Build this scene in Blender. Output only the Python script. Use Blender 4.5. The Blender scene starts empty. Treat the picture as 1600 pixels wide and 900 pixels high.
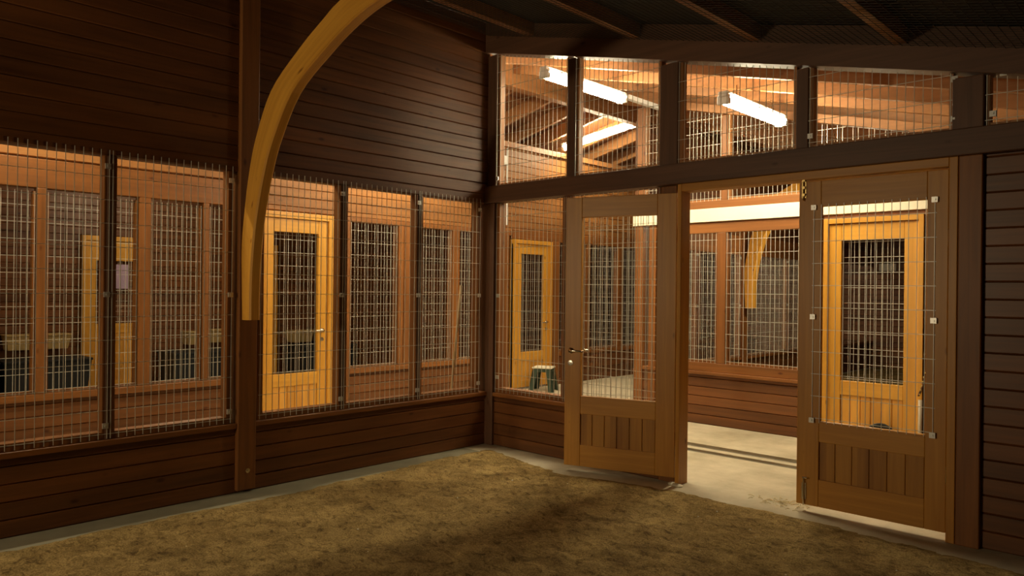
import bpy, math, random
from mathutils import Vector, Matrix, noise
random.seed(7)
S = bpy.context.scene
COL = S.collection

# ------------------------------------------------------------------ camera
CAM_POS = Vector((5.20, -5.16, 1.5))
yaw, roll = math.radians(43.4), math.radians(0.63)
view = Vector((-math.sin(yaw), math.cos(yaw), 0))
right = Vector((math.cos(yaw), math.sin(yaw), 0))
upv = Vector((0, 0, 1))
xa = right*math.cos(roll) + upv*math.sin(roll)
ya = -right*math.sin(roll) + upv*math.cos(roll)
cd = bpy.data.cameras.new('camera')
cam = bpy.data.objects.new('camera', cd); COL.objects.link(cam)
cam.matrix_world = Matrix(((xa.x, ya.x, -view.x, CAM_POS.x), (xa.y, ya.y, -view.y, CAM_POS.y),
                           (xa.z, ya.z, -view.z, CAM_POS.z), (0, 0, 0, 1)))
cd.sensor_width = 36; cd.lens = 1176/1600*36; cd.shift_y = 2.4/1600; cd.clip_start = .05
S.camera = cam
# ------------------------------------------------------------------ world, exposure
w = bpy.data.worlds.new('night'); S.world = w; w.use_nodes = True
w.node_tree.nodes['Background'].inputs[0].default_value = (.10, .12, .2, 1)
w.node_tree.nodes['Background'].inputs[1].default_value = .02
S.view_settings.view_transform = 'Standard'
try: S.view_settings.look = 'None'
except Exception: pass
S.view_settings.gamma = 1; S.view_settings.use_curve_mapping = False
S.view_settings.exposure = 0.0
# ------------------------------------------------------------------ lamp powers
TUBE = 125.0                       # emission of the fluorescent diffusers
TUBE_COL = (1.0, .86, .57)
BULB_W = 105.0                     # warm unseen lamp added behind the camera
BULB_COL = (1.0, .80, .50)

# ------------------------------------------------------------------ materials
def nt(name):
    m = bpy.data.materials.new(name); m.use_nodes = True
    t = m.node_tree; b = t.nodes['Principled BSDF']
    return m, t, b
def L(t, a, b): t.links.new(a, b)
def node(t, kind, **kw):
    n = t.nodes.new(kind)
    for k, v in kw.items():
        if k.startswith('i_'): n.inputs[k[2:].replace('_', ' ')].default_value = v
        else: setattr(n, k, v)
    return n
def wood(name, dark, light, axis='x', rough=.5, knots=True, boards=0, uv=False, spec=.4, baxis='z'):
    m, t, b = nt(name)
    tc = node(t, 'ShaderNodeTexCoord'); src = tc.outputs['UV' if uv else 'Object']
    sc = {'x': (1, 22, 22), 'y': (22, 1, 22), 'z': (22, 22, 1)}[axis]
    mp = node(t, 'ShaderNodeMapping'); mp.inputs['Scale'].default_value = sc
    L(t, src, mp.inputs[0])
    n1 = node(t, 'ShaderNodeTexNoise'); n1.inputs['Scale'].default_value = 1.4; n1.inputs['Detail'].default_value = 6; n1.inputs['Distortion'].default_value = .5
    L(t, mp.outputs[0], n1.inputs['Vector'])
    mp2 = node(t, 'ShaderNodeMapping'); mp2.inputs['Scale'].default_value = tuple(s*.22 if s > 1 else .6 for s in sc)
    L(t, src, mp2.inputs[0])
    n2 = node(t, 'ShaderNodeTexNoise'); n2.inputs['Scale'].default_value = 1.0; n2.inputs['Detail'].default_value = 3
    L(t, mp2.outputs[0], n2.inputs['Vector'])
    ad = node(t, 'ShaderNodeMath', operation='ADD'); L(t, n1.outputs[0], ad.inputs[0]); L(t, n2.outputs[0], ad.inputs[1])
    last = ad.outputs[0]
    if boards:
        sx = node(t, 'ShaderNodeSeparateXYZ'); L(t, src, sx.inputs[0])
        dv = node(t, 'ShaderNodeMath', operation='DIVIDE'); L(t, sx.outputs[baxis.upper()], dv.inputs[0]); dv.inputs[1].default_value = boards
        fl = node(t, 'ShaderNodeMath', operation='FLOOR'); L(t, dv.outputs[0], fl.inputs[0])
        wn = node(t, 'ShaderNodeTexWhiteNoise', noise_dimensions='1D'); L(t, fl.outputs[0], wn.inputs['W'])
        ml = node(t, 'ShaderNodeMath', operation='MULTIPLY_ADD'); L(t, wn.outputs[0], ml.inputs[0]); ml.inputs[1].default_value = .35; L(t, last, ml.inputs[2])
        s2 = node(t, 'ShaderNodeMath', operation='SUBTRACT'); L(t, ml.outputs[0], s2.inputs[0]); s2.inputs[1].default_value = .17
        last = s2.outputs[0]
    cr = node(t, 'ShaderNodeValToRGB'); cr.color_ramp.elements[0].position = .62; cr.color_ramp.elements[1].position = 1.32
    cr.color_ramp.elements[0].color = (*dark, 1); cr.color_ramp.elements[1].color = (*light, 1)
    mr = node(t, 'ShaderNodeMapRange'); mr.inputs['From Min'].default_value = .62; mr.inputs['From Max'].default_value = 1.36
    cr.color_ramp.elements[0].position = 0; cr.color_ramp.elements[1].position = 1
    L(t, last, mr.inputs[0]); L(t, mr.outputs[0], cr.inputs[0])
    col = cr.outputs[0]
    if knots:
        mp3 = node(t, 'ShaderNodeMapping'); mp3.inputs['Scale'].default_value = tuple(1.6 if s == 1 else 3.4 for s in sc)
        L(t, src, mp3.inputs[0])
        vo = node(t, 'ShaderNodeTexVoronoi'); vo.inputs['Scale'].default_value = 1.7; L(t, mp3.outputs[0], vo.inputs['Vector'])
        kr = node(t, 'ShaderNodeValToRGB'); kr.color_ramp.elements[0].position = .035; kr.color_ramp.elements[1].position = .10
        kr.color_ramp.elements[0].color = (.42, .30, .22, 1); kr.color_ramp.elements[1].color = (1, 1, 1, 1)
        L(t, vo.outputs['Distance'], kr.inputs[0])
        mx = node(t, 'ShaderNodeMix', data_type='RGBA', blend_type='MULTIPLY'); mx.inputs[0].default_value = 1
        L(t, col, mx.inputs[6]); L(t, kr.outputs[0], mx.inputs[7]); col = mx.outputs[2]
    L(t, col, b.inputs['Base Color'])
    b.inputs['Roughness'].default_value = rough
    b.inputs['Specular IOR Level'].default_value = spec
    bp = node(t, 'ShaderNodeBump'); bp.inputs['Strength'].default_value = .12; bp.inputs['Distance'].default_value = .004
    L(t, last, bp.inputs['Height']); L(t, bp.outputs[0], b.inputs['Normal'])
    return m
def W3(name, dark, light, **kw):
    return {a: wood(name+'_'+a, dark, light, a, **kw) for a in 'xyz'}
def plain(name, col, rough=.5, metal=0, noisy=.0, scale=30, emit=None):
    m, t, b = nt(name)
    b.inputs['Roughness'].default_value = rough; b.inputs['Metallic'].default_value = metal
    tc = node(t, 'ShaderNodeTexCoord'); n = node(t, 'ShaderNodeTexNoise'); n.inputs['Scale'].default_value = scale
    L(t, tc.outputs['Object'], n.inputs['Vector'])
    r = node(t, 'ShaderNodeValToRGB')
    r.color_ramp.elements[0].color = tuple(c*(1-noisy) for c in col)+(1,); r.color_ramp.elements[1].color = tuple(min(1, c*(1+noisy)) for c in col)+(1,)
    L(t, n.outputs[0], r.inputs[0]); L(t, r.outputs[0], b.inputs['Base Color'])
    if emit:
        b.inputs['Emission Color'].default_value = (*emit[0], 1); b.inputs['Emission Strength'].default_value = emit[1]
    return m
SID = {'x': wood('stained_siding_x', (.085, .030, .008), (.21, .076, .020), 'x', .42, True, .105, spec=.5),
       'y': wood('stained_siding_y', (.085, .030, .008), (.21, .076, .020), 'y', .45, True, .105, spec=.4)}
SIDL = wood('pale_stained_siding', (.19, .078, .022), (.40, .175, .05), 'y', .5, True, .105, spec=.35)
STN = W3('stained_timber', (.14, .052, .013), (.30, .112, .025), rough=.45)       # posts, sills, mullions
BEAM = W3('dark_stained_beam', (.085, .040, .022), (.17, .08, .042), rough=.5)  # on the left mullion faces this dark tone stands for shade
LEAF = W3('door_leaf_pine', (.40, .165, .024), (.62, .30, .048), rough=.4)
LEAFB = wood('door_board_pine', (.28, .112, .016), (.50, .235, .036), 'z', .45, False, .10, baxis='x')
YEL = W3('yellow_pine', (.50, .225, .026), (.72, .37, .052), rough=.35)
YELB = wood('yellow_board_pine', (.46, .20, .026), (.74, .37, .06), 'z', .4, False, .09, baxis='x')
ARCH = wood('glulam', (.50, .225, .026), (.72, .36, .048), 'x', .45, True, uv=True)
ROOFW = wood('roof_boards', (.16, .062, .022), (.33, .14, .05), 'y', .6, True, .12, baxis='x')
RAFT = W3('rafter_pine', (.26, .11, .035), (.46, .21, .075), rough=.5)
CREAM = plain('cream_paint', (.86, .80, .62), .5, 0, .03)
TANB = plain('pale_plywood', (.55, .38, .15), .6, 0, .12, 9)
WIRE = plain('galvanised_wire', (.62, .59, .50), .4, .25, .1)
CLIP = plain('galvanised_clip', (.62, .60, .55), .35, .6, .1)
BRASS = plain('brass', (.75, .56, .22), .25, 1, .05)
STEEL = plain('brushed_steel', (.62, .58, .50), .22, 1, .05)
BLACK = plain('black_plastic', (.012, .013, .014), .6, 0, .3)
NETM = plain('dark_netting', (.028, .025, .02), .7, 0, .2)
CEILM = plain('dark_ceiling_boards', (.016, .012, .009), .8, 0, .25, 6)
GREEN = plain('dark_green_plastic', (.035, .06, .035), .4, 0, .1)
SEATM = plain('pale_seat', (.72, .68, .52), .5, 0, .08)
WHITEM = plain('white_enamel', (.80, .80, .78), .4, 0, .02)
PALEW = plain('pale_broomstick', (.66, .47, .24), .5, 0, .1)
LEATH = plain('brown_leather', (.09, .035, .012), .5, 0, .2)
STRAW = plain('straw', (.70, .60, .36), .8, 0, .2)
PURP = plain('lilac_paper', (.42, .30, .42), .7, 0, .1, 60)
DIFF = plain('lit_diffuser', (.9, .9, .85), .4, 0, 0, emit=(TUBE_COL, TUBE))
DIFF2 = plain('dim_lit_diffuser', (.9, .9, .85), .4, 0, 0, emit=(TUBE_COL, TUBE*.42))
DIFF3 = plain('soft_lit_diffuser', (.9, .9, .85), .4, 0, 0, emit=(TUBE_COL, TUBE*.6))
BULB = plain('lit_globe', (.9, .85, .7), .4, 0, 0, emit=(BULB_COL, 6))

def concrete():
    m, t, b = nt('concrete'); tc = node(t, 'ShaderNodeTexCoord')
    n = node(t, 'ShaderNodeTexNoise'); n.inputs['Scale'].default_value = 1.6; n.inputs['Detail'].default_value = 9; n.inputs['Roughness'].default_value = .65
    L(t, tc.outputs['Object'], n.inputs['Vector'])
    r = node(t, 'ShaderNodeValToRGB'); e = r.color_ramp.elements
    e[0].position = .30; e[0].color = (.33, .28, .18, 1); e[1].position = .68; e[1].color = (.60, .53, .38, 1)
    L(t, n.outputs[0], r.inputs[0]); L(t, r.outputs[0], b.inputs['Base Color'])
    b.inputs['Roughness'].default_value = .75
    n2 = node(t, 'ShaderNodeTexNoise'); n2.inputs['Scale'].default_value = 70; n2.inputs['Detail'].default_value = 4; L(t, tc.outputs['Object'], n2.inputs['Vector'])
    bp = node(t, 'ShaderNodeBump'); bp.inputs['Strength'].default_value = .3; bp.inputs['Distance'].default_value = .004
    L(t, n2.outputs[0], bp.inputs['Height']); L(t, bp.outputs[0], b.inputs['Normal'])
    return m
def sandmat():
    m, t, b = nt('sand'); tc = node(t, 'ShaderNodeTexCoord')
    n = node(t, 'ShaderNodeTexNoise'); n.inputs['Scale'].default_value = 4.5; n.inputs['Detail'].default_value = 12; n.inputs['Roughness'].default_value = .72; n.inputs['Distortion'].default_value = .6
    L(t, tc.outputs['Object'], n.inputs['Vector'])
    r = node(t, 'ShaderNodeValToRGB'); e = r.color_ramp.elements
    e[0].position = .30; e[0].color = (.155, .10, .034, 1); e[1].position = .72; e[1].color = (.54, .385, .155, 1)
    L(t, n.outputs[0], r.inputs[0])
    n2 = node(t, 'ShaderNodeTexNoise'); n2.inputs['Scale'].default_value = 120; n2.inputs['Detail'].default_value = 3; L(t, tc.outputs['Object'], n2.inputs['Vector'])
    r2 = node(t, 'ShaderNodeValToRGB'); r2.color_ramp.elements[0].position = .3; r2.color_ramp.elements[0].color = (.55, .52, .5, 1); r2.color_ramp.elements[1].position = .7; r2.color_ramp.elements[1].color = (1.35, 1.35, 1.3, 1)
    L(t, n2.outputs[0], r2.inputs[0])
    mx = node(t, 'ShaderNodeMix', data_type='RGBA', blend_type='MULTIPLY'); mx.inputs[0].default_value = 1
    L(t, r.outputs[0], mx.inputs[6]); L(t, r2.outputs[0], mx.inputs[7])
    mpc = node(t, 'ShaderNodeMapping'); mpc.inputs['Scale'].default_value = (9, 15, 9); mpc.inputs['Rotation'].default_value = (0, 0, .5); L(t, tc.outputs['Object'], mpc.inputs[0])
    nc = node(t, 'ShaderNodeTexNoise'); nc.inputs['Scale'].default_value = 1.3; nc.inputs['Detail'].default_value = 7; nc.inputs['Roughness'].default_value = .65; nc.inputs['Distortion'].default_value = 1.2; L(t, mpc.outputs[0], nc.inputs['Vector'])
    rc = node(t, 'ShaderNodeValToRGB'); rc.color_ramp.elements[0].position = .33; rc.color_ramp.elements[0].color = (.42, .38, .33, 1); rc.color_ramp.elements[1].position = .50; rc.color_ramp.elements[1].color = (1, 1, 1, 1); L(t, nc.outputs[0], rc.inputs[0])
    mxc = node(t, 'ShaderNodeMix', data_type='RGBA', blend_type='MULTIPLY'); mxc.inputs[0].default_value = 1
    L(t, mx.outputs[2], mxc.inputs[6]); L(t, rc.outputs[0], mxc.inputs[7]); L(t, mxc.outputs[2], b.inputs['Base Color'])
    b.inputs['Roughness'].default_value = .95; b.inputs['Specular IOR Level'].default_value = .15
    n3 = node(t, 'ShaderNodeTexNoise'); n3.inputs['Scale'].default_value = 30; n3.inputs['Detail'].default_value = 8; n3.inputs['Roughness'].default_value = .7; L(t, tc.outputs['Object'], n3.inputs['Vector'])
    bp = node(t, 'ShaderNodeBump'); bp.inputs['Strength'].default_value = .8; bp.inputs['Distance'].default_value = .02
    L(t, n3.outputs[0], bp.inputs['Height']); L(t, bp.outputs[0], b.inputs['Normal'])
    return m
CONC, SAND = concrete(), sandmat()
DARKC = plain('damp_concrete', (.15, .125, .08), .6, 0, .25, 12)
OLDC = plain('dusty_concrete', (.24, .215, .14), .8, 0, .3, 5)
PIPEM = plain('dusty_pipe', (.48, .40, .29), .6, 0, .1)

# ------------------------------------------------------------------ mesh helpers
class MB:
    def __init__(s, f=None): s.v = []; s.f = []; s.m = f
    def P(s, p):
        s.v.append(tuple(s.m(*p)) if s.m else tuple(p)); return len(s.v)-1
    def hexa(s, p):      # 8 points: bottom ring 4, top ring 4
        i = [s.P(q) for q in p]
        for q in ((3, 2, 1, 0), (4, 5, 6, 7), (0, 1, 5, 4), (1, 2, 6, 5), (2, 3, 7, 6), (3, 0, 4, 7)): s.f.append([i[k] for k in q])
        return s
    def box(s, x0, x1, y0, y1, z0, z1):
        return s.hexa([(x0, y0, z0), (x1, y0, z0), (x1, y1, z0), (x0, y1, z0), (x0, y0, z1), (x1, y0, z1), (x1, y1, z1), (x0, y1, z1)])
    def tube(s, pts, r, n=6, rr=None):
        pts = [Vector(p) for p in pts]; rings = []
        for k, p in enumerate(pts):
            d = (pts[min(k+1, len(pts)-1)]-pts[max(k-1, 0)]).normalized()
            a = d.cross(Vector((0, 0, 1)));
            if a.length < .05: a = d.cross(Vector((1, 0, 0)))
            a.normalize(); b2 = d.cross(a); q = rr[k] if rr else r
            rings.append([s.P(p+a*q*math.cos(2*math.pi*j/n)+b2*q*math.sin(2*math.pi*j/n)) for j in range(n)])
        for k in range(len(rings)-1):
            for j in range(n): s.f.append([rings[k][j], rings[k][(j+1) % n], rings[k+1][(j+1) % n], rings[k+1][j]])
        s.f.append(rings[0][::-1]); s.f.append(rings[-1]); return s
    def lathe(s, c, prof, n=20, axis='z'):
        rings = []
        for r, h in prof:
            ring = []
            for j in range(n):
                a = 2*math.pi*j/n; u, v2 = r*math.cos(a), r*math.sin(a)
                o = {'z': (u, v2, h), 'y': (u, h, v2), 'x': (h, u, v2)}[axis]
                ring.append(s.P((c[0]+o[0], c[1]+o[1], c[2]+o[2])))
            rings.append(ring)
        for k in range(len(rings)-1):
            for j in range(n): s.f.append([rings[k][j], rings[k][(j+1) % n], rings[k+1][(j+1) % n], rings[k+1][j]])
        s.f.append(rings[0][::-1]); s.f.append(rings[-1]); return s
    def build(s, name, mat, parent=None, bevel=0, smooth=False):
        me = bpy.data.meshes.new(name); me.from_pydata(s.v, [], s.f); me.validate()
        import bmesh
        bm = bmesh.new(); bm.from_mesh(me); bmesh.ops.recalc_face_normals(bm, faces=bm.faces); bm.to_mesh(me); bm.free()
        me.materials.append(mat)
        if smooth:
            for p in me.polygons: p.use_smooth = True
        o = bpy.data.objects.new(name, me); COL.objects.link(o)
        if parent is not None: o.parent = parent
        if bevel:
            b = o.modifiers.new('bevel', 'BEVEL'); b.width = bevel; b.segments = 2; b.limit_method = 'ANGLE'; b.harden_normals = False
        return o
def empty(name, loc=(0, 0, 0), rz=0):
    o = bpy.data.objects.new(name, None); COL.objects.link(o); o.location = loc; o.rotation_euler = (0, 0, rz); o.empty_display_size = .1
    return o
def tag(o, label=None, cat=None, group=None, kind=None):
    if label: o['label'] = label
    if cat: o['category'] = cat
    if group: o['group'] = group
    if kind: o['kind'] = kind
    return o
def copy_tree(o, parent=None):
    c = o.copy(); COL.objects.link(c); c.parent = parent
    for ch in list(o.children): copy_tree(ch, c)
    return c
def roofz(x): return 4.38-.24*abs(x+1.25)
PITCH = .105
def siding(mb, axis, face, back, a0, a1, z0, z1, clip=None):
    """horizontal boards with shadow grooves on BOTH faces; wall plane perpendicular to `axis`; face/back are coordinates"""
    g = .011 if back > face else -.011
    k = math.floor(z0/PITCH+1e-6)
    while k*PITCH < z1-1e-6:
        b0, b1 = max(z0, k*PITCH), min(z1, (k+1)*PITCH); k += 1
        if b1-b0 < .004: continue
        e0, e1 = a0, a1
        if clip:
            r = clip(e0, e1, b1)
            if not r: continue
            e0, e1 = r
        c0, c1 = b0+.009, b1-.004
        if c1 <= c0: c0, c1 = b0, b1
        prof = [(face+g, b0), (face, c0), (face, c1), (face+g, b1), (back-g, b1), (back, c1), (back, c0), (back-g, b0)]
        A, B = [], []
        for d, z in prof:
            A.append(mb.P((d, e0, z) if axis == 'x' else (e0, d, z)))
            B.append(mb.P((d, e1, z) if axis == 'x' else (e1, d, z)))
        n = len(prof)
        for j in range(n): mb.f.append([A[j], A[(j+1) % n], B[(j+1) % n], B[j]])
        mb.f.append(A[::-1]); mb.f.append(B)
def gclip(e0, e1, z):
    h = (4.36-z)/.24
    lo, hi = -1.25-h, -1.25+h
    e0, e1 = max(e0, lo), min(e1, hi)
    return (e0, e1) if e1-e0 > .05 else None
WR = .0018
def mesh_wires(mb, fn, u0, u1, z0, z1, top=None, du=.05, dz=.15, off=.0, r=WR):
    """welded mesh; fn(u, d, z) maps to space; wires stick out a little past the last cross wire"""
    n = int((u1-u0)/du+.5)
    def bar(a, b, dirn):
        q = []
        for p in (a, b):
            for s, t in ((-r, -r), (r, -r), (r, r), (-r, r)):
                q.append((p[0]+(s if dirn == 'z' else 0), p[1]+t, p[2]+(s if dirn == 'u' else 0)))
        i = [mb.P(fn(*k)) for k in q]
        for k in ((0, 1, 5, 4), (1, 2, 6, 5), (2, 3, 7, 6), (3, 0, 4, 7)): mb.f.append([i[m] for m in k])
    for i in range(n+1):
        u = u0+(u1-u0)*i/n
        zt = top(u) if top else z1
        if zt-z0 > .05: bar((u, 0, z0), (u, 0, zt), 'z')
    z = z0+.03
    while z < z1-.02:
        e1 = u1
        if top:
            while e1 > u0+.05 and top(e1) < z+.01: e1 -= .02
        bar((u0-.01, 2*r, z), (e1+.01, 2*r, z), 'u'); z += dz
def clip_at(fn, u, z, parent):
    mb = MB(); h = .017
    c = [fn(u-h, -.012, z-h), fn(u+h, -.012, z-h), fn(u+h, .0, z-h), fn(u-h, .0, z-h), fn(u-h, -.012, z+h), fn(u+h, -.012, z+h), fn(u+h, .0, z+h), fn(u-h, .0, z+h)]
    mb.hexa(c)
    h2 = .006
    mb.hexa([fn(u-h2, -.018, z-h2), fn(u+h2, -.018, z-h2), fn(u+h2, -.012, z-h2), fn(u-h2, -.012, z-h2), fn(u-h2, -.018, z+h2), fn(u+h2, -.018, z+h2), fn(u+h2, -.012, z+h2), fn(u-h2, -.012, z+h2)])
    return mb.build('clip', CLIP, parent)

# ================================================================== LARGE STRUCTURE
XR, YB, YF, XL = 7.0, -9.0, 11.0, -6.5
# floor slab with a drain slot left open in the cross corridor
fl = MB()
fl.box(XL-.2, XR+.2, YB-.2, 1.15, -.15, 0)
fl.box(XL-.2, XR+.2, 1.51, YF+.2, -.15, 0)
fl.box(XL-.2, XR+.2, 1.15, 1.51, -.15, -.05)
tag(fl.build('floor', CONC), 'pale concrete floor slab of the corridors', 'floor', kind='structure')
m = MB(); m.box(.0, .45, YB, -.30, -.01, .002); tag(m.build('trim_2', OLDC), 'dusty concrete footing strip along the left wall', 'footing', kind='structure')
# ceiling / roof
def slope_slab(mb, x0, x1, y0, y1, dz0, dz1):
    a, b = roofz(x0), roofz(x1)
    mb.hexa([(x0, y0, a+dz0), (x1, y0, b+dz0), (x1, y1, b+dz0), (x0, y1, a+dz0), (x0, y0, a+dz1), (x1, y0, b+dz1), (x1, y1, b+dz1), (x0, y1, a+dz1)])
cl = empty('ceiling'); tag(cl, 'sloping boarded roof over corridors and pens', 'ceiling', kind='structure')
m = MB(); slope_slab(m, -1.25, XR+.2, .0, YF+.2, 0, .06); slope_slab(m, -1.25, .0, YB-.2, .0, 0, .06)
slope_slab(m, XL-.2, -1.25, YB-.2, YF+.2, 0, .06); m.build('roof_boards', ROOFW, cl)
m = MB(); slope_slab(m, .0, XR+.2, YB-.2, 0, 0, .06); tag(m.build('dark_roof_panel', CEILM, cl), 'dark boarded underside')

# --- wall A (left, x=0): siding below and above a band of mesh windows
LEDGE = .472; HEAD = 2.33
wl = empty('wall_left'); tag(wl, 'brown horizontal board wall on the left', 'wall', kind='structure')
m = MB(); siding(m, 'x', 0, -.10, YB, 0, .0, LEDGE); m.build('lower_siding', SID['y'], wl)
m = MB(); siding(m, 'x', 0, -.10, YB, 0, HEAD, roofz(-.02)-.01); m.build('upper_siding', SID['y'], wl)
for a, b in ((-2.425, -.001), (-4.92, -2.565)):
    m = MB(); m.box(-.11, .028, a, b, LEDGE, LEDGE+.038); m.build('ledge', STN['y'], wl, .006)
m = MB(); m.box(-.11, .028, YB, -5.08, LEDGE, LEDGE+.038); m.build('ledge', STN['y'], wl, .006)
# --- wall B (front, y=0) with the double door
wf = empty('wall_front'); tag(wf, 'brown board wall with double doorway and clerestory mesh', 'wall', kind='structure')
m = MB(); siding(m, 'y', 0, .10, .10, 1.94, 0, LEDGE); m.build('lower_siding', SID['x'], wf)
m = MB(); m.box(.10, 1.94, -.028, .11, LEDGE, LEDGE+.038); m.build('ledge', STN['x'], wf, .006)
m = MB(); siding(m, 'y', -.01, .10, 4.17, XR, 0, 2.33); m.build('side_siding', SID['x'], wf)
m = MB(); m.box(.0, XR, -.07, .08, 2.33, 2.49); m.build('header_beam', BEAM['x'], wf, .006)
def opt(x): return 3.785-.236*x                    # underside of the sloping top plate
m = MB()
m.hexa([(0, -.07, opt(0)), (XR, -.07, opt(XR)), (XR, .08, opt(XR)), (0, .08, opt(0)), (0, -.07, roofz(0)-.005), (XR, -.07, roofz(XR)-.005), (XR, .08, roofz(XR)-.005), (0, .08, roofz(0)-.005)])
m.build('sloping_top_plate', BEAM['x'], wf, .004)
# --- far side of corridor 1 (x=-2.5)
wc = empty('wall_corridor'); tag(wc, 'lit board wall along the far side of the corridor behind the left mesh', 'wall', kind='structure')
X2 = -2.5
DO3 = (-1.10, -.15); DO4 = (2.97, 3.85)
lowers = [(YB, -1.15), (.11, 2.32), (4.05, YF)]
for a, b in lowers:
    m = MB(); siding(m, 'x', X2, X2-.10, a, b, 0, .455); m.build('lower_siding', SID['y'], wc)
    m = MB(); m.box(X2-.11, X2+.03, a, b, .455, .52); m.build('sill', STN['y'], wc, .006)
m = MB(); m.box(X2-.08, X2+.03, YB, DO3[0]-.06, 2.36, 2.62); m.build('header_beam', STN['y'], wc, .006)
m = MB(); siding(m, 'x', X2, X2-.10, YB, -1.16, 2.635, 3.60); siding(m, 'x', X2, X2-.10, -1.16, YF, 2.36, 3.60); m.build('upper_siding', SIDL, wc)
m = MB(); m.box(X2-.07, X2+.02, DO3[1]+.26, 2.97, 2.30, 2.36); m.box(X2-.07, X2+.03, 2.97, YF, 2.26, 2.40); m.build('head_trim', STN['y'], wc, .004)
m = MB(); m.box(X2-.10, X2+.04, YB, YF, 3.60, 3.68); m.build('wall_plate', RAFT['y'], wc, .004)
# --- far side of corridor 2 (y=2.53)
Y2 = 2.53
wb = empty('wall_pen'); tag(wb, 'lit board wall of the opposite pen seen through the doorway', 'wall', kind='structure')
m = MB(); siding(m, 'y', Y2, Y2+.10, .10, 2.26, 0, .56); siding(m, 'y', Y2, Y2+.10, 3.34, XR, 0, .56); m.build('lower_siding', SID['x'], wb)
m = MB(); m.box(.10, 2.26, Y2-.03, Y2+.11, .56, .60); m.box(.29, 2.26, Y2-.015, Y2+.11, .60, .70); m.box(3.34, XR, Y2-.03, Y2+.11, .56, .60); m.build('sill', STN['x'], wb, .006)
m = MB(); m.box(-.03, XR, Y2-.035, Y2+.08, 2.285, 2.435); m.build('cream_header_board', CREAM, wb, .004)
m = MB(); m.box(.0, XR, Y2-.02, Y2+.08, 2.437, 2.52); m.box(.29, XR, Y2-.01, Y2+.08, 2.16, 2.283); m.build('rail', STN['x'], wb, .004)
def opt2(x): return 3.755-.24*x
m = MB(); m.hexa([(0, Y2-.03, opt2(0)), (5.2, Y2-.03, opt2(5.2)), (5.2, Y2+.08, opt2(5.2)), (0, Y2+.08, opt2(0)), (0, Y2-.03, opt2(0)+.09), (5.2, Y2-.03, opt2(5.2)+.09), (5.2, Y2+.08, opt2(5.2)+.09), (0, Y2+.08, opt2(0)+.09)])
m.build('sloping_top_rail', RAFT['x'], wb, .004)
# --- pen D west wall (x=0, y>2.6), far pen walls, outer walls
wd = empty('wall_far_pen'); tag(wd, 'board wall with arched rib deep inside the opposite pen', 'wall', kind='structure')
m = MB(); siding(m, 'x', 0.0, -.10, 2.64, YF, 0, .50); m.build('lower_siding', SID['y'], wd)
m = MB(); siding(m, 'x', 0.0, -.10, 2.64, YF, 2.33, 3.60); m.build('upper_siding', SID['y'], wd)
m = MB(); m.box(-.11, .028, 2.64, YF, .50, .54); m.build('ledge', STN['y'], wd, .004)
m = MB(); m.box(-.03, .02, 2.64, 5.26, 2.05, 2.33); m.box(-.03, .02, 5.42, YF, 2.05, 2.33); m.build('head_board', STN['y'], wd, .004)
m = MB(); siding(m, 'y', YF, YF+.1, XL, XR, 0, 4.36, gclip); tag(m.build('wall_end', SID['x']), 'end board wall at the far end of the building', 'wall', kind='structure')
m = MB(); siding(m, 'y', YB, YB-.1, XL, XR, 0, 4.36, gclip); tag(m.build('wall_back', SID['x']), 'board wall behind the viewer', 'wall', kind='structure')
m = MB(); siding(m, 'x', XL, XL-.1, YB, YF, 0, 3.1); tag(m.build('wall_outer', SID['y']), 'dark outer board wall of the pens behind the corridor', 'wall', kind='structure')
m = MB(); siding(m, 'x', XR, XR+.1, YB, YF, 0, 2.4); tag(m.build('wall_right', SID['y']), 'board wall on the right side of the pens', 'wall', kind='structure')
# partition between the two corridor pens
m = MB(); siding(m, 'y', 2.60, 2.70, XL, X2-.12, 0, 3.1); tag(m.build('wall_partition', SID['x']), 'board partition dividing the pens behind the corridor', 'wall', kind='structure')

# --- timber posts
def post(x0, x1, y0, y1, z0, z1, label, mat=None, group=None, wall=None, name='post'):
    m = MB(); m.box(x0, x1, y0, y1, z0, z1)
    if wall is not None: return m.build(name, (mat or STN)['z'], wall, .006)
    return tag(m.build('timber_post', (mat or STN)['z'], None, .006), label, 'post', group)
big_post = post(-.10, .042, -2.565, -2.425, .02, roofz(.055)-.005, '', wall=wl)
pb = MB(); pb.lathe((.042, -2.49, .16), [(.018, -.002), (.018, .006), (.008, .006), (.008, .012)], 6, 'x')
tag(pb.build('bolt', STEEL, big_post), 'steel bolt head')
post(-.10, .055, -5.07, -4.93, .0, roofz(.055)-.005, 'brown wall post at the left outside the picture', wall=wl, name='post')
post(-.11, .10, -.03, .11, .0, 2.33, 'brown corner post where left wall meets door wall', BEAM, wall=wf, name='post')
post(.0, .115, -.03, .09, 2.49, opt(.115), 'dark corner post above the header beam in the corner', BEAM, wall=wf, name='post')
post(1.94, 2.10, -.03, .09, 2.49, opt(2.1), 'dark wide post above the header over the open leaf hinge', BEAM, wall=wf, name='post')
post(1.945, 2.085, -.005, .10, .0, 2.33, 'brown post behind the open door leaf', wall=wf, name='post')
post(4.0, 4.165, -.045, .09, 2.49, opt(4.165), 'dark wide post above the header right of the clerestory', BEAM, wall=wf, name='post')
post(4.04, 4.165, -.05, .10, .0, 2.33, '', wall=wf)
for nm, x0, x1 in (('dark slim mullion between the left clerestory openings', .99, 1.075), ('dark slim mullion between the right clerestory openings', 3.035, 3.12)):
    post(x0, x1, -.025, .07, 2.49, opt(x1), nm, BEAM, wall=wf, name='mullion')
post(0, .115, Y2-.02, Y2+.10, 0, 2.283, 'orange lit corner post of the opposite pen', wall=wb, name='post')
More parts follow.
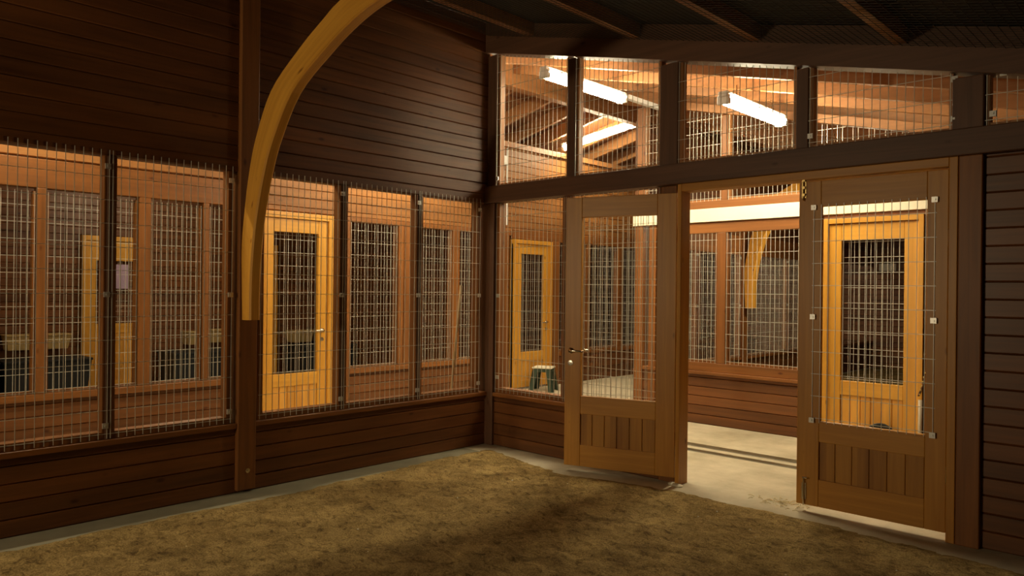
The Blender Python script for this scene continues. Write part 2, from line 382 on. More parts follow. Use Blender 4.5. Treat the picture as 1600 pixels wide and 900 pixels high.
post(.19, .285, Y2-.01, Y2+.10, 0, 2.283, 'orange lit second post beside the pen corner post', wall=wb, name='post')
post(.0, .12, Y2, Y2+.10, 2.52, opt2(.12), 'lit upper corner post above the cream header board', wall=wb, name='post')
post(1.13, 1.20, Y2-.01, Y2+.07, 2.52, opt2(1.2), 'lit slim mullion above the cream header board', wall=wb, name='mullion')
post(2.04, 2.12, Y2-.01, Y2+.07, 2.52, opt2(2.12), 'lit mullion above the yellow pen door', wall=wb, name='mullion')
post(1.085, 1.19, Y2-.012, Y2+.08, .70, 2.16, 'brown mullion of the opposite pen mesh, seen through the doorway', wall=wb, name='mullion')
post(2.17, 2.26, Y2-.03, Y2+.10, .0, 2.283, 'brown post left of the yellow pen door', wall=wb, name='post')
post(3.20, 3.30, Y2-.03, Y2+.10, .0, 2.283, 'brown post right of the yellow pen door', wall=wb, name='post')
post(X2-.08, X2+.03, -3.205, -3.13, .52, 2.36, 'brown corridor post in the leftmost pane of the left mesh', wall=wc, name='post')
post(X2-.08, X2+.03, -2.335, -2.225, .52, 2.36, 'brown corridor post left of the arch foot', wall=wc, name='post')
post(X2-.08, X2+.03, -1.70, -1.64, .52, 2.36, 'slim dark corridor post before the yellow door', wall=wc, name='post')
post(X2-.09, X2+.035, -1.155, -1.105, .0, 2.36, 'brown jamb post left of the nearer yellow corridor door', wall=wc, name='post')
post(X2-.09, X2+.035, -.145, .11, .0, 2.355, 'wide brown post right of the nearer yellow corridor door', wall=wc, name='post')
post(X2-.08, X2+.03, .84, .92, .52, 2.30, 'brown corridor mullion right of centre behind the mesh', wall=wc, name='mullion')
post(X2-.08, X2+.015, .94, 1.05, .52, 2.30, 'brown corridor mullion doubled beside its neighbour', wall=wc, name='mullion')
post(X2-.08, X2+.03, 1.77, 1.895, .52, 2.30, 'brown corridor mullion behind the pale pole', wall=wc, name='mullion')
for k, yy in enumerate((2.33, 2.46, 2.62, 2.80)):
    post(X2-.09, X2+.03-.012*(k % 2), yy, yy+.10, .0, 2.30 if yy < 2.9 else 2.26, 'orange upright boards left of the far yellow corridor door', group='upright boards beside the far yellow door', wall=wc, name='post')
post(X2-.09, X2+.035, 3.86, 4.05, .0, 2.26, 'brown post right of the far yellow corridor door', wall=wc, name='post')
post(X2-.08, X2+.03, 4.75, 4.85, .52, 2.26, 'brown far corridor mullion seen through the open leaf', wall=wc, name='mullion')
post(X2-.08, X2+.03, 5.65, 5.80, .52, 2.26, 'second brown far corridor mullion seen through the open leaf', wall=wc, name='mullion')
post(-.10, .042, 5.27, 5.41, 0, 3.60, '', wall=wd)

# --- windows (bays of welded mesh)
def FA(x):  return lambda u, d, z: (x-d, u, z)           # plane perpendicular to x, room side +x
def FB(y):  return lambda u, d, z: (u, y+d, z)           # plane perpendicular to y, room side -y
WN = [0]
def window(fn, u0, u1, z0, z1, label, frame=True, clips=(), top=None, jamb=.035, depth=.09, mat=None, fo=0, ext=.02, over=.04, rail=.02, tip=0):
    WN[0] += 1
    root = empty('window_%d' % WN[0]); tag(root, label, 'mesh window', kind='structure')
    ax = 'z'; M = mat or STN
    if frame:
        t = (lambda u: top(u)) if top else (lambda u: z1)
        m = MB(fn)
        for a, b in ((u0, u0+jamb), (u1-jamb, u1)):
            m.hexa([(a, fo, z0), (b, fo, z0), (b, fo+depth, z0), (a, fo+depth, z0), (a, fo, t(a)), (b, fo, t(b)), (b, fo+depth, t(b)), (a, fo+depth, t(a))])
        m.hexa([(u0+jamb, fo, z0), (u1-jamb, fo, z0), (u1-jamb, fo+depth, z0), (u0+jamb, fo+depth, z0), (u0+jamb, fo, z0+rail), (u1-jamb, fo, z0+rail), (u1-jamb, fo+depth, z0+rail), (u0+jamb, fo+depth, z0+rail)])
        m.build('window_frame', M['z'], root)
    m = MB(); g = lambda u, d, z: fn(u, d-.008-abs(fo)*0, z)
    mesh_wires(m, g, u0+over*0+.008, u1-.008, z0-ext, z1+tip, (lambda u: top(u)-.005) if top else None)
    wm = m.build('wire_mesh', WIRE, root)
    for u, z in clips: clip_at(g, u, z, wm)
    return root
ys = [(-4.20, -3.425, 'left mesh bay at the picture edge'), (-3.42, -2.60, 'left mesh bay beside the tall post'),
      (-2.39, -1.66, 'mesh bay right of the arch foot in front of the yellow door'), (-1.655, -.865, 'middle mesh bay of the left wall'),
      (-.86, -.115, 'left wall mesh bay nearest the corner'), (-5.0, -4.205, 'mesh bay left of the picture edge')]
for a, b, lab in ys:
    g = window(FA(.0), a, b, .510, 2.33, lab, rail=.048, tip=.035, clips=[(b-.02, .60), (b-.02, 1.44), (b-.02, 2.26)], ext=-.006)
# mullion faces on wall A, dark colour painted in for their unlit side
for y in (-3.42, -1.657, -.862, -4.2):
    post(-.035, .006, y-.026, y+.018, .510, 2.33, {-3.42: 'dark slim mullion strip in the left mesh band', -1.657: 'dark slim mullion strip right of the near yellow door', -.862: 'dark slim mullion strip beside the pale pole', -4.2: 'dark mullion strip left of the picture edge'}[y], BEAM, wall=wl, name='mullion')
window(FB(.0), .11, .965, .510, 2.325, 'mesh bay of door wall beside the corner', clips=[(.15, .66), (.15, 1.44)], ext=-.006, rail=.048)
window(FB(.0), .97, 1.94, .510, 2.325, 'mesh bay of door wall behind the open leaf', clips=[], ext=-.006, rail=.048)
for a, b, lab, cl_ in ((.12, .985, 'clerestory mesh nearest the corner', [(.14, 2.56)]), (1.08, 1.935, 'clerestory mesh over the open leaf', []),
                   (2.105, 3.03, 'clerestory mesh over the doorway', []), (3.125, 3.995, 'clerestory mesh over the closed leaf', [(3.14, 2.57), (4.01, 2.56), (4.01, 2.80)]),
                   (4.17, 5.25, 'clerestory mesh at the right picture edge', [(4.21, 2.56), (4.26, 2.79)])):
    window(FB(-.02 if cl_ or 1 else 0), a, b, 2.495, opt(a), lab, clips=cl_, top=opt, jamb=.022, depth=.06, fo=.02, mat=RAFT, ext=-.002)
for a, b, lab in ((-6.3, -4.3, 'corridor mesh far left outside the picture'), (-4.25, -3.21, 'corridor mesh at the left edge'), (-3.12, -2.34, 'corridor mesh behind the first left bay'), (-2.22, -1.71, 'corridor mesh behind the arch post'), (-1.63, -1.17, 'narrow corridor mesh left of yellow door'),
                  (.12, .83, 'corridor mesh right of near yellow door'), (1.06, 1.76, 'corridor mesh behind middle mullion'), (1.90, 2.31, 'narrow corridor mesh behind pale pole'),
                  (4.06, 4.74, 'corridor mesh right of far yellow door'), (4.86, 5.64, 'corridor mesh beyond the far yellow door'), (5.81, 6.9, 'corridor mesh at the far end'), (6.95, 8.6, 'last corridor mesh at the far end')):
    window(FA(X2), a, b, .522, 2.33 if b < 2.9 else 2.26, lab, depth=.06, jamb=.02, ext=0)
for a, b, lab in ((.29, 1.08, 'pen mesh left of mullion, seen through the doorway'), (1.195, 2.165, 'pen mesh right of mullion, seen through the doorway'), (3.345, 5.2, 'pen mesh right of yellow pen door')):
    window(FB(Y2), a, b, .70, 2.16, lab, depth=.06, jamb=.02, ext=0)
for a, b, lab in ((.125, 1.125, 'upper pen mesh above cream board at left'), (1.205, 2.035, 'upper pen mesh above cream board over doorway'), (2.125, 4.2, 'upper pen mesh above the yellow pen door')):
    window(FB(Y2), a, b, 2.52, opt2(a), lab, top=opt2, depth=.05, jamb=.02, ext=0, mat=RAFT)
for a, b, lab in ((2.70, 4.0, 'inner pen mesh nearest the pen corner'), (4.05, 5.25, 'inner pen mesh before the far arch'), (5.43, 6.9, 'inner pen mesh beyond the far arch'), (6.95, 8.6, 'inner pen mesh at the far end')):
    window(FA(.0), a, b, .545, 2.05, lab, depth=.06, jamb=.03, ext=0, clips=[(b-.02, 1.3), (b-.02, 2.0)])

# --- purlins over our pen, rafters over corridors, ridge
for k, x in enumerate((-.0, .60, 1.74, 2.76, 3.72, 4.75, 5.75)):
    if k == 0: continue
    m = MB(); m.box(x-.035, x+.035, YB+.02, -.075, roofz(x)-.125, roofz(x)-.012)
    tag(m.build('purlin', RAFT['y'], None, .004), 'dim ceiling purlin, %s one counted from the corner' % ['', 'first', 'second', 'third', 'fourth', 'fifth', 'sixth'][k], 'beam', 'purlins under the dark roof')
m = MB()
y = -8.9
while y < -.1: 
    x0, x1 = .06, 6.9
    a, b = roofz(x0)-.135, roofz(x1)-.135
    m.hexa([(x0, y-.0012, a), (x1, y-.0012, b), (x1, y+.0012, b), (x0, y+.0012, a), (x0, y-.0012, a+.0025), (x1, y-.0012, b+.0025), (x1, y+.0012, b+.0025), (x0, y+.0012, a+.0025)]); y += .05
x = .08
while x < 6.9:
    z = roofz(x)-.137; m.box(x-.0012, x+.0012, -8.9, -.08, z, z+.0025); x += .05
tag(m.build('ceiling_netting', NETM), 'fine dark wire netting stretched under the ceiling purlins', 'netting')
def rafter(xa_, xb_, y, lab, grp):
    a, b = roofz(xa_), roofz(xb_)
    m = MB(); m.hexa([(xa_, y-.03, a-.20), (xb_, y-.03, b-.20), (xb_, y+.03, b-.20), (xa_, y+.03, a-.20), (xa_, y-.03, a-.006), (xb_, y-.03, b-.006), (xb_, y+.03, b-.006), (xa_, y+.03, a-.006)])
    tag(m.build('rafter', RAFT['x'], None, .004), lab, 'rafter', grp)
for k, y in enumerate((.35, .95, 1.60, 2.20)):
    rafter(-1.18, 6.6, y, 'lit rafter over the cross corridor, %s from the clerestory' % ['nearest', 'second', 'third', 'fourth'][k], 'rafters over the cross corridor')
ORD = ['first', 'second', 'third', 'fourth', 'fifth', 'sixth', 'seventh', 'eighth', 'ninth', 'tenth', 'eleventh', 'twelfth', 'thirteenth', 'fourteenth', 'fifteenth', 'sixteenth']
for k, y in enumerate((2.85, 3.55, 4.7, 5.62, 6.1, 6.8, 7.5, 8.2, 8.9, 9.6, 10.3)):
    rafter(-1.18, 6.6, y, 'right slope rafter over the opposite pen, %s one beyond its front' % ORD[k], 'right slope rafters over the opposite pen')
for k, y in enumerate((-.6, .05, .7, 1.35, 2.0, 2.75, 3.4, 3.95, 4.75, 5.4, 6.1, 6.8, 7.5, 8.2, 8.9, 9.6)):
    rafter(-6.3, -1.32, y, 'left slope rafter behind the lamps, %s one counted into the distance' % ORD[k], 'left slope rafters')
m = MB(); m.box(-1.315, -1.185, YB+.02, YF-.02, 4.0, 4.355); tag(m.build('ridge_beam', RAFT['y'], None, .005), 'lit ridge beam at the peak of the roof', 'beam')

# --- glulam arched rib
ctr_o = [(.062, 1.259), (.050, 1.536), (.044, 1.79), (.078, 2.03), (.142, 2.311), (.240, 2.56), (.446, 2.851), (.80, 3.06), (1.066, 3.18), (1.263, 3.256), (1.70, 3.35), (2.25, 3.385)]
ctr_i = [(.185, 1.262), (.188, 1.536), (.215, 1.79), (.256, 2.00), (.353, 2.291), (.475, 2.52), (.718, 2.800), (1.09, 2.990), (1.374, 3.10), (1.647, 3.160), (2.10, 3.20), (2.5, 3.20)]
def arch(name, y0, y1, label, outer, inner):
    m = MB(); rings = []
    # refine with Catmull-Rom
    def cr(P, t):
        n = len(P)-1; i = min(int(t*n), n-1); f = t*n-i
        p = [Vector(P[max(0, min(n, i+d))]) for d in (-1, 0, 1, 2)]
        return .5*((2*p[1])+(p[2]-p[0])*f+(2*p[0]-5*p[1]+4*p[2]-p[3])*f*f+(3*p[1]-p[0]-3*p[2]+p[3])*f**3)
    N = 48; uvs = {}
    for k in range(N+1):
        o, i = cr(outer, k/N), cr(inner, k/N)
        c = .012
        d = (i-o).normalized()
        pts = [(o+d*c, y0), (i-d*c, y0), (i, y0+c), (i, y1-c), (i-d*c, y1), (o+d*c, y1), (o, y1-c), (o, y0+c)]
        ring = []
        for j, (p, yy) in enumerate(pts):
            idx = m.P((p.x, yy, p.y)); ring.append(idx); uvs[idx] = (k/N*3.6, [.0, .22, .24, .40, .42, .64, .66, .82][j])
        rings.append(ring)
    for k in range(N):
        for j in range(8): m.f.append([rings[k][j], rings[k][(j+1) % 8], rings[k+1][(j+1) % 8], rings[k+1][j]])
    m.f.append(rings[0][::-1]); m.f.append(rings[-1])
    o = m.build(name, ARCH); me = o.data; ul = me.uv_layers.new(name='UVMap')
    for lp in me.loops: ul.data[lp.index].uv = uvs[lp.vertex_index]
    return tag(o, label, 'arch')
arch('arched_rib', -2.56, -2.478, 'curved pale glulam rib springing from the tall left post', ctr_o, ctr_i)
arch('arched_rib', 5.275, 5.405, 'distant curved glulam rib inside the opposite pen', ctr_o, ctr_i)

# ================================================================== DOORS
def lever(parent, u, z, v, s=1, direction=1, name='handle'):
    """v = face coordinate, s = outward sign along local y"""
    m = MB()
    m.lathe((u, v, z), [(.024, 0), (.024, s*.008), (.009, s*.010), (.009, s*.045)], 14, 'y')
    m.tube([(u, v+s*.045, z), (u+direction*.03, v+s*.05, z+.002), (u+direction*.115, v+s*.045, z-.004), (u+direction*.125, v+s*.035, z-.004)], .009, 8)
    h = m.build(name, STEEL, parent, smooth=True); h['label'] = 'steel lever handle'
    m = MB(); m.lathe((u-.004, v, z-.105), [(.023, 0), (.023, s*.006), (.008, s*.007), (.008, s*.012)], 14, 'y')
    k = m.build('keyhole_plate', STEEL, h); return h
def door(idx, loc, rz, W, z0, z1, sty, opn, rails, label, mats, bmat, nb=6, flip=False, wires=True, gz=0.0):
    """local u along +x, v along y (front = -y). opn=(z_lo,z_hi), rails=(bottom_top, boards_top)"""
    root = empty('door_%d' % idx, loc, rz); tag(root, label, 'door', kind='structure')
    T = .022
    for a, b in ((0, sty[0]), (W-sty[1], W)):
        m = MB(); m.box(a, b, -T, T, z0, z1); m.build('stile', mats['z'], root, .004)
    a, b = sty[0], W-sty[1]
    for q0, q1 in ((z0, rails[0]), (rails[1], opn[0]), (opn[1], z1)):
        m = MB(); m.box(a, b, -T+.001, T-.001, q0, q1); m.build('rail', mats['x'], root, .004)
    m = MB(); n = nb; wd_ = (b-a)/n
    for k in range(n): m.box(a+k*wd_+.004, a+(k+1)*wd_-.004, -T+.010, T-.010, rails[0]-.01, rails[1]+.01)
    m.box(a, b, -.004, .004, rails[0]-.01, rails[1]+.01)
    m.build('board_panel', bmat, root, .004)
    if wires:
        m = MB(); fn = lambda u, d, z: (u, (-T-.005+d) if not flip else (T+.005-d), z)
        mesh_wires(m, fn, a-.045, b+.045, opn[0]-.01, opn[1]+.015)
        wm = m.build('wire_mesh', WIRE, root)
        if wires == 'clips':
            for u in (a-.045, b+.045):
                for z in (opn[0]+.005, (opn[0]+opn[1])/2-.02, opn[1]-.005): clip_at(fn, u, z, wm)
    return root
def hinges(root, u, zs, v):
    for z in zs:
        m = MB(); m.lathe((u, v, z), [(.007, -.05), (.007, .05)], 8, 'z'); m.build('hinge', STEEL, root)
# open leaf, hinged at (2.12, 0), free edge at (1.205,-.27)
e = Vector((1.205, -.27)); h = Vector((2.105, .0)); d = h-e
d1 = door(1, (e.x, e.y, 0), math.atan2(d.y, d.x), .93, .047, 2.268, (.14, .155), (.628, 2.10), (.225, .48),
          'open orange pine door leaf folded back against the mesh wall', LEAF, LEAFB, 6, flip=True, wires=True)
lever(d1, .055, 1.0, -.022, -1, 1); lever(d1, .055, 1.0, .022, 1, 1)
hinges(d1, .935, (.35, 1.15, 1.95), .0)
m = MB(); m.box(.925, .937, .022, .05, .047, 2.268); m.build('edge_strip', LEAF['z'], d1, .002)
# closed leaf with bolts
d2 = door(2, (3.065, -.002, 0), 0, .918, .05, 2.262, (.15, .118), (.630, 2.085), (.235, .49),
          'closed orange pine door leaf with mesh and flush bolts', LEAF, LEAFB, 6, wires='clips')
def bolt(parent, u, z0_, z1_, mat, wd_=.016):
    m = MB(); m.box(u-wd_, u+wd_, -.028, -.022, z0_, z1_); m.tube([(u, -.034, z0_-.02), (u, -.034, z1_+.02)], .006, 8)
    for zz in (z0_+.02, (z0_+z1_)/2, z1_-.02): m.box(u-.011, u+.011, -.042, -.026, zz-.010, zz+.010)
    return m.build('bolt', mat, parent, .001)
bolt(d2, .035, 2.15, 2.29, BRASS)['label'] = 'brass top bolt'
o = MB(); o.tube([(.055, -.035, .05), (.055, -.035, .235)], .006, 8); o.tube([(.055, -.035, .235), (.055, -.05, .240), (.085, -.05, .240)], .006, 8); o.box(.040, .070, -.030, -.022, .09, .20)
o.build('bolt', STEEL, d2)['label'] = 'steel foot bolt with bent grip'
hinges(d2, .922, (.40, 1.10, 1.85), -.022)
# frame of the double doorway
tf = empty('trim_1'); tag(tf, 'brown timber frame around the double doorway', 'door frame', kind='structure')
m = MB(); m.box(2.118, 2.152, -.045, .09, 0, 2.33); m.build('jamb', LEAF['z'], tf, .004)
m = MB(); m.box(3.988, 4.036, -.045, .09, 0, 2.33); m.build('jamb', LEAF['z'], tf, .004)
m = MB(); m.box(2.152, 3.988, -.045, .09, 2.272, 2.33); m.build('head', LEAF['x'], tf, .004)
# yellow doors in corridor walls
def ydoor(idx, loc, rz, W, H, label, fr=.07, handle_u=None, hnd=True, zo=(.55, 2.0), notice=False, clr=.03):
    """loc = lower left of the outer frame seen from the front"""
    r = door(idx, loc, rz, W, clr, H-fr-.004, (.12+fr, .12+fr), zo, (.13, zo[0]-.14), label, YEL, YELB, 6, wires=True, flip=True)
    m = MB(); m.box(-.0, fr-.006, -.045, .05, 0, H); m.build('door_frame', YEL['z'], r, .003)
    m = MB(); m.box(W-fr+.006, W, -.045, .05, 0, H); m.build('door_frame', YEL['z'], r, .003)
    m = MB(); m.box(fr-.006, W-fr+.006, -.045, .05, H-fr, H); m.build('door_frame', YEL['x'], r, .003)
    if hnd: lever(r, (handle_u if handle_u is not None else W-fr-.06), 1.0, -.022, -1, -1)
    return r
# fix stiles of yellow doors: the leaf starts inside the frame
ydoor(3, (X2+.01, DO3[0], 0), math.pi/2, DO3[1]-DO3[0], 2.345, 'nearer yellow pine door in the corridor wall, right of the arch', zo=(.52, 2.12))
ydoor(4, (X2+.01, DO4[0], 0), math.pi/2, DO4[1]-DO4[0], 2.25, 'farther yellow pine door in the corridor wall behind the stool', zo=(.56, 2.04), fr=.06)
ydoor(5, (2.272, Y2, 0), 0, .915, 2.24, 'yellow pine door of the opposite pen, seen through the closed leaf', zo=(.635, 2.02), fr=.05, hnd=False)
ydoor(6, (XL+.06, -1.65, 0), math.pi/2, .95, 2.2, 'dim yellow door in the outer wall with a lilac notice', zo=(.95, 1.85))
ydoor(7, (XL+.06, .45, 0), math.pi/2, .9, 2.2, 'dim yellow door in the outer wall between tan boxes', zo=(.95, 1.95))
m = MB(); m.box(XL+.085, XL+.088, -1.42, -1.02, 1.45, 1.80); tag(m.build('notice_sheet', PURP), 'lilac paper notice on the dim outer door', 'notice')

# ================================================================== LAMPS
def fixture(p0, p1, label, dm=None, hang=.17):
    p0, p1 = Vector(p0), Vector(p1); c = (p0+p1)/2; d = p1-p0; Ln = d.length
    r = empty('fluorescent_lamp', c); r.rotation_euler = (0, -math.atan2(d.z, math.hypot(d.x, d.y)), math.atan2(d.y, d.x))
    tag(r, label, 'lamp', 'fluorescent batten lamps')
    m = MB(); m.box(-Ln/2, Ln/2, -.045, .045, .015, .065); hs = m.build('housing', WHITEM, r, .006)
    m = MB(); h = Ln/2-.03
    prof = []
    for k in range(9):
        a = math.pi*k/8; prof.append((math.cos(a)*.062, -math.sin(a)*.066+.014))
    A = [m.P((-h, *q)) for q in prof]; B = [m.P((h, *q)) for q in prof]
    for j in range(8): m.f.append([A[j], A[j+1], B[j+1], B[j]])
    m.f.append([A[0], B[0], B[8], A[8]]); m.f.append(A[::-1]); m.f.append(B)
    m.build('diffuser', dm or DIFF, r)
    for s in (-1, 1):
        m = MB(); m.box(s*h-.02, s*h+.02, -.06, .06, -.05, .03); m.build('end_cap', WHITEM, hs, .008)
        m = MB(); m.tube([(s*h*.6, 0, .06), (s*h*.6, 0, hang)], .006); m.build('hanger', STEEL, hs)
    return r
fixture((.352, .37, 3.62), (.352, 1.73, 3.62), 'lit fluorescent batten, upper left of the three bright lamps')
fixture((-2.52, 4.14, 3.775), (-1.33, 4.47, 4.06), 'lit fluorescent batten on the far roof slope, below the first')
fixture((1.95, .97, 3.22), (1.95, 2.22, 3.22), 'lit fluorescent batten above the doorway, rightmost bright lamp')
fixture((-1.25, -4.2, 3.85), (-1.25, -2.9, 3.85), 'lit fluorescent batten over the corridor behind the left wall')
fixture((1.6, 4.3, 2.62), (1.6, 5.5, 2.62), 'unseen fluorescent batten added to light the opposite pen', DIFF3, .90)  # hidden lamp, added to brighten the opposite pen
m = MB(); m.box(.322, .382, 1.80, 2.46, 3.635, 3.685); tag(m.build('cable_trunking', WHITEM, None, .004), 'white cable trunking continuing beyond the upper left lamp', 'trunking')
fixture((-1.35, -.15, 3.80), (-1.35, 1.10, 3.80), 'lit fluorescent batten over the corridor crossing, hidden by the left wall')
fixture((-4.4, -1.6, 2.95), (-4.4, -.3, 2.95), 'unseen fluorescent batten added to light the pen behind the corridor wall', DIFF2)  # added out of sight to lift the pen behind the corridor
fixture((-4.4, 4.6, 2.95), (-4.4, 5.9, 2.95), 'unseen fluorescent batten added to light the far pen behind the corridor wall', DIFF2)  # likewise an added, unseen brightener for the far pen
# unseen warm light behind the camera, given an added fixture on the back wall
r = empty('added_back_lamp', (.95, -8.9, 1.95)); tag(r, 'warm round lamp added unseen on the back wall', 'lamp')
m = MB(); m.lathe((0, 0, 0), [(.12, -.095), (.12, -.05), (.10, -.04)], 24, 'y'); m.build('base', WHITEM, r)
m = MB(); m.lathe((0, 0, 0), [(.10, -.04), (.095, .0), (.06, .04), (.01, .055)], 24, 'y'); m.build('globe', BULB, r, smooth=True)
ld = bpy.data.lights.new('bulb_light', 'AREA'); ld.shape = 'DISK'; ld.size = .35; ld.energy = BULB_W; ld.color = BULB_COL
lo = bpy.data.objects.new('bulb_light', ld); COL.objects.link(lo); lo.parent = r; lo.location = (0, .07, 0); lo.rotation_euler = (math.radians(90), 0, 0)

# ================================================================== SAND
def edge(x, y):
    """signed distance inside the sand bed (positive inside)"""
    n = noise.noise(Vector((x*1.7, y*1.7, 3)))*.07+noise.noise(Vector((x*6, y*6, 9)))*.025
    fx = x-.13-.06*max(0, min(1, -y/2.2))+n*.6
    pts = [(0, -.10), (.3, -.14), (1.3, -.36), (1.9, -.20), (2.4, -.13), (3.1, -.14), (3.6, -.20), (4.4, -.26), (8, -.3)]
    yy = pts[-1][1]
    for (a, p), (b, q) in zip(pts, pts[1:]):
        if a <= x <= b: yy = p+(q-p)*(x-a)/(b-a); break
    fy = yy-y+n*.7
    return min(fx, fy)
def sandgrid(x0, x1, y0, y1, st, fn):
    m = MB(); nx, ny = int((x1-x0)/st), int((y1-y0)/st)
    for j in range(ny+1):
        for i in range(nx+1):
            x, y = x0+(x1-x0)*i/nx, y0+(y1-y0)*j/ny
            m.v.append((x, y, fn(x, y)))
    for j in range(ny):
        for i in range(nx):
            a = j*(nx+1)+i; m.f.append([a, a+1, a+nx+2, a+nx+1])
    return m
def sz(x, y):
    e_ = edge(x, y)
    hgt = .007*noise.fractal(Vector((x*1.5, y*1.5, 0)), 1.0, 2.0, 3)+.013*noise.fractal(Vector((x*5.5, y*5.5+x*2, 2)), .8, 2.1, 4)+.012*noise.fractal(Vector((x*15+y*4, y*15, 5)), .7, 2.1, 3)
    k = max(0, min(1, (e_+.02)/.22))
    return -.012+k*(.034+hgt*.9) if e_ > -.03 else -.02
so = sandgrid(.10, 6.98, -8.95, -.01, .028, sz).build('sand_bed', SAND, smooth=True); tag(so, 'brown raked sand covering the pen floor', 'sand', kind='stuff')
def sz2(x, y): return .012+.02*noise.fractal(Vector((x*2, y*2, 7)), 1, 2, 3)
so2 = sandgrid(.12, 6.9, 2.75, 10.9, .15, sz2).build('sand_bed', SAND, smooth=True); tag(so2, 'sand floor of the opposite pen glimpsed through the yellow door', 'sand', kind='stuff')

# ================================================================== SMALL THINGS
# drain channel
r = empty('drain_channel', (2.0, 1.33, 0)); tag(r, 'long drain channel across the corridor floor with dark slots', 'drain')
m = MB(); m.box(-8.6, 4.9, -.045, .045, -.045, -.002); m.build('cover', CONC, r, .004)
m = MB(); m.box(-8.6, 4.9, -.178, -.047, -.05, -.022); m.box(-8.6, 4.9, .047, .178, -.05, -.022); m.build('gutter_bottom', DARKC, r)
# stool
r = empty('step_stool', (-2.15, 3.32, 0), math.radians(28)); tag(r, 'dark green plastic stool with pale top before the far yellow door', 'stool')
m = MB(); b0, t0 = .19, .135
for sx in (-1, 1):
    for sy in (-1, 1):
        m2 = MB()
        def q(hh, o): k = b0+(t0-b0)*hh/.34; return (sx*(k-(o[0])), sy*(k-(o[1])), hh)
        m2.hexa([q(0, (0, 0)), q(0, (.075, 0)), q(0, (.075, .018)), q(0, (0, .018)), q(.33, (0, 0)), q(.33, (.075, 0)), q(.33, (.075, .018)), q(.33, (0, .018))])
        m2.hexa([q(0, (0, 0)), q(0, (.018, 0)), q(0, (.018, .075)), q(0, (0, .075)), q(.33, (0, 0)), q(.33, (.018, 0)), q(.33, (.018, .075)), q(.33, (0, .075))])
        m2.build('leg', GREEN, r)
m = MB(); m.box(-.135, .135, -.135, .135, .285, .335); m.build('apron', GREEN, r, .012)
m = MB(); m.box(-.15, .15, -.15, .15, .335, .36); m.build('seat', SEATM, r, .012)
# pale pole leaning in the corridor behind wall A
m = MB(); m.tube([(-.30, -.24, .02), (-.22, -.235, .8), (-.135, -.23, 1.535)], .014, 10)
tag(m.build('wooden_pole', PALEW, smooth=True), 'pale wooden pole leaning behind the mesh near the corner', 'pole')
# junction box
m = MB(); m.box(X2, X2+.05, 2.70, 2.80, 3.33, 3.46); m.box(X2+.05, X2+.06, 2.715, 2.785, 3.35, 3.44)
tag(m.build('junction_box', WHITEM, None, .006), 'small white electric box high on the lit board wall', 'electric box')
m = MB(); m.tube([(X2+.02, 2.83, 2.45), (X2+.02, 2.83, 3.58)], .012, 8); tag(m.build('conduit_pipe', WHITEM), 'white conduit running up the lit wall beside the electric box', 'pipe')
# tan boxes and black bins on the outer wall
for k, (y0, y1, zz) in enumerate([(-3.4, -2.72, .64), (-2.58, -1.82, .63), (-.22, -.02, .60), (.36-.0+1.2, 1.95, .56), (.12, .40, .62), (2.02, 2.35, .56), (3.0, 3.5, .56), (3.7, 4.6, .56), (4.9, 5.6, .52)]):
    r = empty('wall_box', (XL+.01, (y0+y1)/2, zz)); hw = (y1-y0)/2
    names = ['at the left picture edge', 'left of the lilac notice', 'right of the notice door', 'behind the near yellow door, right half', 'beside the arch post', 'by the partition', 'behind the middle mullion', 'behind the pale pole', 'farthest right']
    tag(r, 'pale plywood box on the outer wall, '+names[k], 'box', 'plywood boxes on the outer wall')
    m = MB(); m.hexa([(0, -hw+.03, 0), (.22, -hw+.03, 0), (.22, hw-.03, 0), (0, hw-.03, 0), (0, -hw, .19), (.28, -hw, .19), (.28, hw, .19), (0, hw, .19)]); m.build('front', TANB, r, .004)
    m = MB(); m.box(0, .30, -hw-.01, hw+.01, .19, .205); m.build('lid', TANB, r, .003)
for k, (y0, y1) in enumerate([(-4.4, -2.75), (-2.7, -1.70), (-.62, .42), (1.45, 2.5), (2.85, 3.8), (3.85, 5.2)]):
    r = empty('black_bin', (XL+.42, (y0+y1)/2, 0)); hw = (y1-y0)/2
    tag(r, 'low black bin under the plywood boxes, '+['leftmost', 'left of the notice door', 'right of the notice door', 'before the partition', 'behind the middle mullion', 'behind the pale pole'][k], 'bin', 'black bins along the outer wall')
    m = MB(); m.hexa([(-.26, -hw+.05, 0), (.26, -hw+.05, 0), (.26, hw-.05, 0), (-.26, hw-.05, 0), (-.3, -hw, .50), (.3, -hw, .50), (.3, hw, .50), (-.3, hw, .50)]); m.build('body', BLACK, r, .01)
    m = MB(); m.box(-.32, .32, -hw-.01, hw+.01, .50, .53); m.build('rim', BLACK, r, .006)
# things by the yellow pen door
m = MB(); m.tube([(3.19, 2.42, 0), (3.19, 2.42, .53)], .018, 12); tag(m.build('standpipe', PIPEM, smooth=True), 'short white pipe beside the yellow pen door', 'pipe')
r = empty('dog_lead', (3.215, 2.47, .88)); tag(r, 'brown leather lead with brass fittings hanging beside the pen door', 'lead')
m = MB(); m.tube([(0, 0, .05), (.01, -.02, -.1), (-.02, -.02, -.24), (-.05, -.02, -.32)], .009, 6); strap_ = m.build('strap', LEATH, r)
m = MB(); m.tube([(0, .03, .05), (0, -.03, .06), (0, -.035, .08)], .005, 6); m.build('hook', STEEL, r)
for k in range(6):
    m = MB(); m.lathe((.005-.008*k, -.032, -.10-.04*k), [(.008, -.004), (.008, .004)], 8, 'y'); m.build('stud', BRASS, strap_)
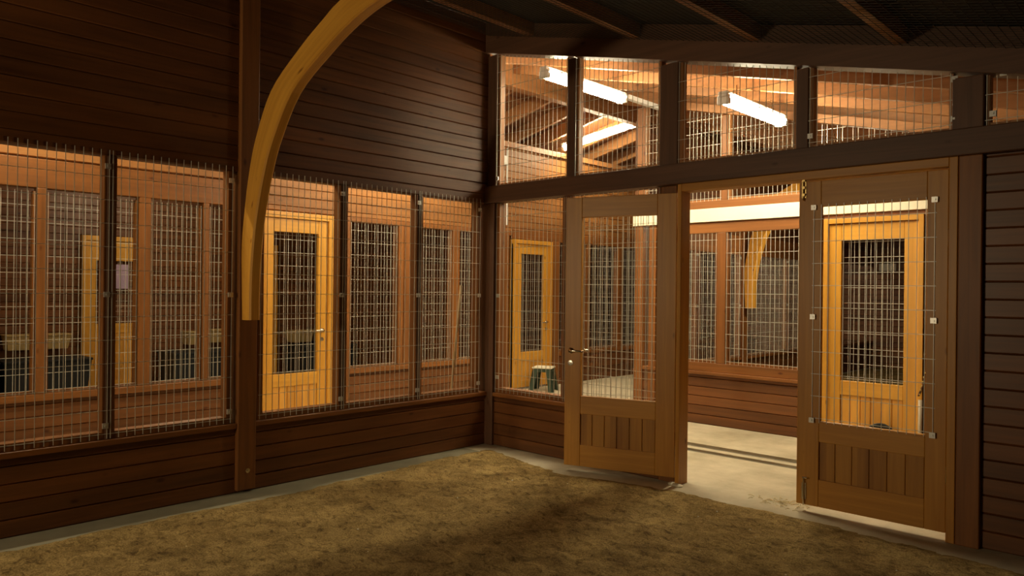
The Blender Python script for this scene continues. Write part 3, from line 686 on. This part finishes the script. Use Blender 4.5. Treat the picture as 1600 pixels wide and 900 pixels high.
# round black-rimmed bowl leaning on the pen door
r = empty('feed_bowl', (2.86, 2.40, .135)); r.rotation_euler = (math.radians(-14), 0, 0); tag(r, 'round dark bowl tipped up against the yellow pen door', 'bowl')
m = MB(); m.lathe((0, 0, 0), [(.08, .04), (.115, .0), (.14, -.03), (.128, -.03), (.105, .0), (.07, .03)], 24, 'y'); m.build('rim', BLACK, r, smooth=True)
m = MB(); m.lathe((0, 0, 0), [(.078, .038), (.078, .026)], 20, 'y'); m.build('base', STEEL, r)
# white boxes on the end wall of the opposite pen
for k, x in enumerate((.15, .62)):
    m = MB(); m.box(x, x+.32, YF-.08, YF-.005, 1.95, 2.10); tag(m.build('white_wall_box', WHITEM, None, .01), 'small white box on the far end wall, %s of the pair' % ('left', 'right')[k], 'box')
# white triangle at top right, invented form for an unidentified pale patch
m = MB(); a = (4.18, 1.16); 
m.v = [(4.02, 2.40, 3.10), (4.02, 2.44, 3.10), (4.02, 2.40, 2.93), (4.02, 2.44, 2.93), (4.20, 2.40, 2.93), (4.20, 2.44, 2.93)]
m.f = [[0, 2, 4], [1, 5, 3], [0, 1, 3, 2], [2, 3, 5, 4], [4, 5, 1, 0]]
tag(m.build('white_triangle', WHITEM), 'white triangular piece glimpsed in the rightmost clerestory', 'bracket')
# straw and grit
def straw(x, y, n, spread, name, label, mat=STRAW, L_=.05):
    m = MB()
    for k in range(n):
        a = random.uniform(0, math.pi); px_, py_ = x+random.gauss(0, spread), y+random.gauss(0, spread*.5); l = random.uniform(.4, 1)*L_
        zb = max(.004, sz(px_, py_)+.003)
        m.tube([(px_, py_, zb), (px_+l*.5*math.cos(a), py_+l*.5*math.sin(a), zb+.006), (px_+l*math.cos(a), py_+l*math.sin(a), zb+.001)], .0025, 4)
    return tag(m.build(name, mat), label, 'straw', kind='stuff')
straw(2.93, .05, 60, .10, 'straw_wisps', 'pale straw wisps on the concrete in the doorway')
m = MB(); 
for k in range(3): m.lathe((2.10+.035*k, -.05-.01*k, .0), [(.028, .0), (.034, .008), (.022, .017), (.005, .02)], 9, 'z')
tag(m.build('plaster_lump', SEATM), 'whitish lump on the concrete under the open leaf', 'debris')
pebs = [(930, 650), (1.9, 1.2)]
for k in range(26):
    x, y = random.uniform(.6, 5.0), random.uniform(-4.2, -.5)
    if k < 24:
        m = MB(); s_ = random.uniform(.003, .007); m.lathe((x, y, sz(x, y)), [(s_*.7, -.002), (s_, s_*.4), (s_*.5, s_*.9)], 6, 'z')
        tag(m.build('pale_chip', SEATM), 'tiny pale chip lying on the brown sand', 'chip', 'pale chips scattered on the sand')
